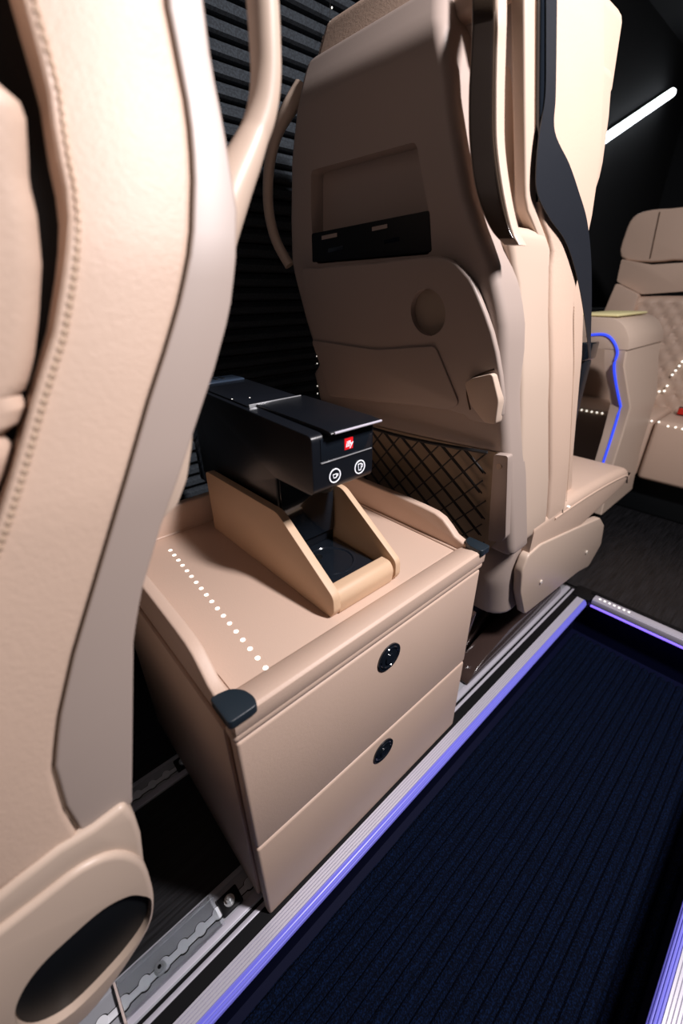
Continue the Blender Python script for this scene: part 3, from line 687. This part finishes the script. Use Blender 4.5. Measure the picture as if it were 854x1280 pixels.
# ================================================================== NEAR SEAT (facing the other way)
near = thing('passenger_seat', 'large out-of-focus beige seat filling the left foreground, seen from its side', 'seat', (-0.27, -0.30, 0.0))
NX = interp([(0.30, 0.0), (0.45, 0.0), (0.75, -0.012), (0.9, -0.035), (1.0, -0.06), (1.3, -0.10)])
NR = prof([(250, -40), (256, 0), (263, 60), (280, 150), (298, 262), (296, 330), (289, 390), (270, 460), (240, 550), (205, 650), (178, 740), (168, 800), (167, 900), (166, 1000)], 0, NX, 1)
NB = prof([(204, -40), (206, 0), (218, 60), (230, 120), (237, 170), (240, 220), (238, 300), (225, 370), (208, 430), (185, 500), (150, 620), (120, 720), (90, 820), (72, 900), (66, 960), (80, 1010), (100, 1042)], 0, NX, 1)
NC = prof([(42, 40), (62, 110), (73, 190), (88, 260), (85, 330), (70, 420), (48, 490), (20, 590), (-5, 670), (-60, 800), (-110, 920), (-130, 1020)], 0, NX, 1)
zs = list(np.linspace(0.452, 1.3, 56))
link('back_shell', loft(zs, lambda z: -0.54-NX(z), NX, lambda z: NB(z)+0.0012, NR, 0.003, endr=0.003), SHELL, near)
link('side_bolster', loft(zs, lambda z: NX(z)-0.07, lambda z: NX(z)+0.0015, NC, NB, 0.006, endr=0.012), LEATHER, near)
link('side_bolster', loft(zs, lambda z: -0.54-NX(z)-0.0015, lambda z: -0.54-NX(z)+0.07, NC, NB, 0.006, endr=0.012), LEATHER, near)
link('shell_seam', tube([(NX(z)+0.0005, NB(z)+0.0006, z) for z in zs[1:]], 0.0008, 6), SEAM, near)
link('bolster_piping', tube([(NX(z)-0.001, NC(z)+0.002, z) for z in zs[2:]], 0.0035, 8), LEATHER, near)
stitches([(NX(z)+0.002, NC(z)+0.0042, z) for z in zs[2:]], 0.0056, 0.0050, 0.0024, THREAD, near)
# front cushion pads, set in behind a dark gap
NF = lambda z: NC(z)-0.11
def pad(z0, z1, dx, r=0.035):
    f = lambda z: 0.012*math.sin(math.pi*np.clip((z-z0)/(z1-z0), 0, 1))
    return loft(list(np.linspace(z0, z1, 16)), lambda z: -0.50, lambda z: NX(z)+dx+f(z), lambda z: NC(z)-0.13, lambda z: NC(z)-0.009, r, endr=0.028)
for PPX in ([(0, 96), (25, 108), (38, 140), (41, 190), (42, 225), (52, 265), (58, 330), (54, 400), (48, 450), (38, 488), (15, 505)],
            [(30, 494), (38, 510), (30, 530), (0, 552)], [(5, 545), (20, 560), (14, 590), (-10, 640), (-60, 740), (-110, 860), (-150, 1000)]):
    pf = prof(PPX, 0, lambda z: -0.03, 1); zz_ = [pxs(x, y, 0, lambda z: -0.03)[2] for x, y in PPX]
    link('front_cushion', loft(list(np.linspace(max(min(zz_), 0.46), max(zz_), 26)), lambda z: -0.50, lambda z: -0.028, lambda z: pf(z)-0.13, pf, 0.016), LEATHER, near)
link('headrest', loft(list(np.linspace(0.985, 1.30, 16)), lambda z: -0.48, lambda z: -0.055, lambda z: NC(z)-0.14, lambda z: NC(z)-0.02, 0.035, endr=0.03), LEATHER, near)
link('inner_core', loft(zs, lambda z: -0.52, lambda z: NX(z)-0.03, lambda z: NC(z)-0.03, lambda z: NB(z)+0.004, 0.01), BLACKM, near)
# grab handle at the rear edge
xh = -0.085
hp = [px(x, y, 0, xh) for x, y in ((262, 300), (286, 240), (308, 192), (326, 145), (332, 100), (331, 50), (328, 0), (324, -50))]
link('grab_handle', tube(smooth_open(hp, 8), [0.021-0.0095*min(1, i/20) for i in range(57)], 16, True, 1.2, (1, 0, 0)), SHELL2, near)
# folded flap behind
fl = [(px(x, y, 0, -0.09)[1], px(x, y, 0, -0.09)[2]) for x, y in ((215, 500), (252, 455), (252, 470), (243, 532))]
Fp = [(float(q[0]), float(q[1])) for q in [(px(x, y, 0, -0.03)[1], px(x, y, 0, -0.03)[2]) for x, y in ((190, 560), (231, 531), (242, 536), (240, 560), (234, 600), (222, 632), (203, 650), (180, 652))]]
link('folding_table', prism(roundpoly(Fp, 0.004), 0, -0.51, -0.03, 0.003, 3), SHELL2, near)
# skirt band and side cover with the dark oval
def pl(l, x0): return [(float(q[1]), float(q[2])) for q in (px(x, y, 0, x0) for x, y in l)]
Bd = pl(((-60, 1170), (-10, 1130), (20, 1105), (74, 1063), (118, 1037), (157, 1007), (170, 1022), (178, 1046), (183, 1090), (160, 1080), (147, 1078), (103, 1094), (49, 1137), (0, 1176), (-60, 1225)), 0.006)
link('skirt_band', prism(Bd, 0, -0.55, 0.006, 0.006, 3), SHELL2, near)
Cv = pl(((-150, 1260), (-60, 1212), (0, 1166), (49, 1128), (103, 1087), (147, 1069), (178, 1078), (190, 1104), (194, 1130), (187, 1162), (150, 1221), (110, 1272), (60, 1310), (-20, 1350), (-110, 1350)), 0.012)
cov = link('side_cover', prism(smooth_closed(Cv, 3), 0, -0.04, 0.012, 0.006, 4), SHELL2, near)
Ov = pl(((190, 1127), (178, 1121), (160, 1122), (128, 1139), (84, 1177), (52, 1208), (30, 1238), (19, 1266), (24, 1288), (50, 1291), (93, 1266), (145, 1213), (176, 1174), (188, 1150)), 0.013)
ovc = prism(smooth_closed(Ov, 4), 0, 0.003, 0.05)
boolcut(cov, [ovc])
oc = np.mean(np.array(Ov), 0); Oi = [tuple(oc+(np.array(p)-oc)*0.985) for p in smooth_closed(Ov, 4)]
link('oval_insert', prism(Oi, 0, 0.0005, 0.0048, 0.0008), BLACKM, cov)['label'] = 'black oval insert'
# lower side and seat cushion
link('seat_cushion', box(-0.54, -0.012, -0.78, -0.13, 0.33, 0.452, 0.03, 4), LEATHER, near)
link('base_frame', box(-0.47, -0.10, -0.62, -0.16, 0.0065, 0.33, 0.004), BLACKM, near)

# ================================================================== FAR ARMREST WITH BLUE LINE
ay = 1.5
arm = thing('armrest_console', 'beige armrest console outlined by a blue light line, beyond the seat belt', 'armrest', (-0.16, 1.65, 0.0))
AP = [(738, 395), (768, 398), (780, 406), (787, 422), (785, 440), (781, 455), (789, 508), (766, 590), (755, 640), (732, 640), (742, 580), (763, 504), (755, 460), (756, 436), (700, 436), (700, 395)]
def pyl(l, y0): return [(float(q[0]), float(q[2])) for q in (px(x, y, 1, y0) for x, y in l)]
A2 = pyl(AP, ay)
top = pyl([(700, 395), (768, 398), (780, 406), (787, 422), (786, 438), (756, 436), (700, 436)], ay)
link('console_body', prism(roundpoly(top, [0.004, 0.02, 0.02, 0.02, 0.004, 0.004, 0.004]), 1, ay, ay+0.37, 0.004, 2), SHELL2, arm)
R = []
for l, r, y, yo in (((756, 430), (785.5, 430), 430, 0.0015), ((755, 456), (781, 456), 456, 0.0015), ((763, 506), (789, 508), 508, 0.075), ((753, 545), (778, 546), 546, 0.065), ((742, 582), (766, 583), 582, 0.05), ((728, 640), (753, 640), 640, 0.03)):
    p = px(l[0], l[1], 1, ay+yo); q = px(r[0], r[1], 1, ay+yo); z = float(p[2]+q[2])/2
    R.append([(p[0], p[1], z), (q[0]-0.004, q[1], z), (q[0], q[1]+0.004, z), (q[0], ay+0.37, z), (p[0], ay+0.37, z)])
link('console_leg', rings(R), SHELL2, arm)
ln = [(735, 419, 0), (755, 418, 0), (766, 425, 0), (772, 440, 0), (768, 457, 0), (770, 478, 0.032), (776, 508, 0.075), (765, 545, 0.065), (753, 582, 0.05)]
ln = [px(x, y, 1, ay+d-0.001) for x, y, d in ln]
link('light_line', tube(smooth_open(ln[:7], 5)+smooth_open(ln[6:], 3)[1:], 0.0036, 8), LEDB, arm)['label'] = 'glowing blue line'
link('arm_pad', box(-0.33, A2[1][0]+0.0, ay+0.03, ay+0.33, A2[0][1]-0.002, A2[0][1]+0.006, 0.005, 3), GREENISH, arm)['label'] = 'pale yellow pad on top'
# buckle of the far seat
bk = thing('belt_buckle', 'black belt buckle between the seat belt and the blue-lit armrest', 'buckle', tuple(float(c) for c in px(740, 430, 0, -0.15)))
q = px(738, 432, 0, -0.15)
link('buckle_body', box(q[0]-0.012, q[0]+0.012, q[1]-0.05, q[1]+0.03, q[2]-0.035, q[2]+0.01, 0.005, 3), BLACKG, bk)
link('buckle_stem', box(q[0]-0.01, q[0]+0.01, q[1]-0.03, q[1]+0.01, q[2]-0.20, q[2]-0.036, 0.003), WEB, bk)
# ================================================================== REAR BENCH SEAT FACING US
be = thing('rear_seat', 'beige quilted rear seat facing the camera at the far right edge', 'seat', (0.0, 2.1, 0.0))
by = 2.0
def quilt(x0, x1, z0, z1, y0, lean, cell, depth=0.006, nx=60, nz=60, diamond=True, th=0.03):
    R = []
    for j in range(nz+1):
        v = j/nz; z = z0+(z1-z0)*v; row = []
        for i in range(nx+1):
            u = i/nx; x = x0+(x1-x0)*u
            a = (x+z*0.8)/cell; b = (x-z*0.8)/cell
            d = min(abs(a-round(a)), abs(b-round(b))) if diamond else 0.5
            h = depth*(1-math.exp(-(d/0.11)**2))
            e = min(u, 1-u, v, 1-v); h *= min(1, e/0.04)
            h -= 0.02*max(0, 1-e/0.05)**2
            row.append((x, y0+lean*(z-z0)-h, z))
        R.append(row)
    bm = rings(R, closed=False)
    # back and rim so the cushion is solid
    V = bm.verts[:]; n = nx+1; border = [j*n for j in range(nz+1)]
    geo = bmesh.ops.extrude_edge_only(bm, edges=[e for e in bm.edges if len(e.link_faces) == 1])
    vs = [g for g in geo['geom'] if isinstance(g, bmesh.types.BMVert)]
    for v in vs: v.co.y += th
    return bm
B0 = 1.12
hx = [px(x, y, 1, 2.22) for x, y in ((780, 322), (784, 290), (800, 268), (830, 262), (870, 260))]
hz = px(815, 322, 1, 2.22)[2]
HL = px(779, 322, 1, 2.22)[0]
Hh = [(px(x, y, 1, 2.22)[0], px(x, y, 1, 2.22)[2]) for x, y in ((778, 322), (783, 292), (793, 272), (810, 264), (840, 261), (900, 262), (940, 320), (940, 345), (860, 326), (815, 328))]
hr_ = link('headrest', prism(smooth_closed([(float(a), float(b)) for a, b in Hh], 3), 1, 2.2, 2.32, 0.012, 4), LEATHER, be)
q0 = px(826, 262, 1, 2.2); q1 = px(812, 326, 1, 2.2)
link('centre_seam', tube([(q0[0], 2.199, q0[2]-0.008), (q1[0], 2.199, q1[2]+0.008)], 0.0022, 6), SEAM, hr_)
Nb = [(float(q[0]), float(q[2])) for q in (px(x, y, 1, 2.2) for x, y in ((778, 324), (815, 331), (860, 328), (940, 348), (950, 372), (860, 364), (803, 368), (772, 352)))]
link('neck_panel', prism(roundpoly(Nb, 0.008), 1, 2.19, 2.30, 0.008, 3), LEATHER, be)
Sb = [(float(q[0]), float(q[2])) for q in (px(x, y, 1, 2.18) for x, y in ((772, 354), (800, 368), (790, 400), (775, 440), (770, 520), (700, 520), (735, 400), (757, 390)))]
link('side_bolster', prism(roundpoly(Sb, 0.01), 1, 2.16, 2.30, 0.012, 3), LEATHER, be)
q = px(800, 370, 1, 2.17); qb = px(780, 510, 1, 2.17)
link('quilted_panel', quilt(float(q[0])-0.03, 0.30, float(qb[2])-0.02, float(q[2]), 2.175, 0.03, 0.055, 0.008), LEATHER, be)
link('quilted_panel', quilt(-0.62, -0.27, float(qb[2])-0.02, 0.70, 2.175, 0.03, 0.055, 0.008), LEATHER, be)
cz = float(px(800, 522, 1, 1.90)[2]); cb = float(px(800, 590, 1, 1.90)[2])
xa = float(px(813, 540, 1, 1.90)[0])
for x0, x1 in ((-0.66, -0.20), (-0.195, xa-0.003), (xa+0.003, 0.36)):
    link('seat_cushion', box(x0, x1, 1.90, 2.2, cb-0.03, cz, 0.018, 4), LEATHER, be)
link('base_panel', box(-0.64, 0.34, 1.98, 2.25, 0.004, cb-0.031, 0.004), BLACKM, be)
link('back_frame', box(-0.66, 0.36, 2.23, 2.34, 0.1, 0.80, 0.02, 3), BLACKM, be)
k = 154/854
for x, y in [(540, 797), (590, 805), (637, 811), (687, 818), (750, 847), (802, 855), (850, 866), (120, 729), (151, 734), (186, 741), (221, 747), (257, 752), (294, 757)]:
    q = px(700+x*k, 380+y*k, 1, 1.899); link('painted_light_dot', cyl((q[0], 1.8975, q[2]), 1, 0.0035, 0.003, 12), LIGHTDOT, be)  # light spots falling on the cushion fronts, made as glowing discs
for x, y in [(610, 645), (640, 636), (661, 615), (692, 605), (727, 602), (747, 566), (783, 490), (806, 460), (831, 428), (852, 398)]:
    q = px(700+x*k, 380+y*k, 1, 2.165); link('painted_light_dot', cyl((q[0], 2.158, q[2]), 1, 0.0042, 0.003, 12), LIGHTDOT, be)  # backrest likewise: glowing discs imitate the spots of cast light
q = px(851, 514, 1, 2.05)
bb = thing('belt_buckle', 'buckle with red button on the quilted rear seat', 'buckle', tuple(float(c) for c in q))
link('red_button', box(q[0]-0.008, q[0]+0.03, q[1]-0.01, q[1]+0.01, q[2]-0.012, q[2]+0.012, 0.004), REDB, bb)
link('buckle_body', box(q[0]-0.012, q[0]+0.034, q[1]+0.0105, q[1]+0.03, q[2]-0.03, q[2]+0.014, 0.004), BLACKG, bb)
# ================================================================== STRIP LIGHT
a = px(745, 181, 0, -0.745); b = px(840, 116, 0, -0.745)
sl = thing('strip_light', 'slanting white strip light glowing on the dark side wall beyond the seat', 'light', tuple(float(c) for c in (a+b)/2))
link('housing', tube([a+np.array([-.022, 0, .0]), b+np.array([-.022, 0, 0])], 0.02, 8), BLACKM, sl)
link('diffuser', tube([a, b], 0.019, 12), LEDC, sl)
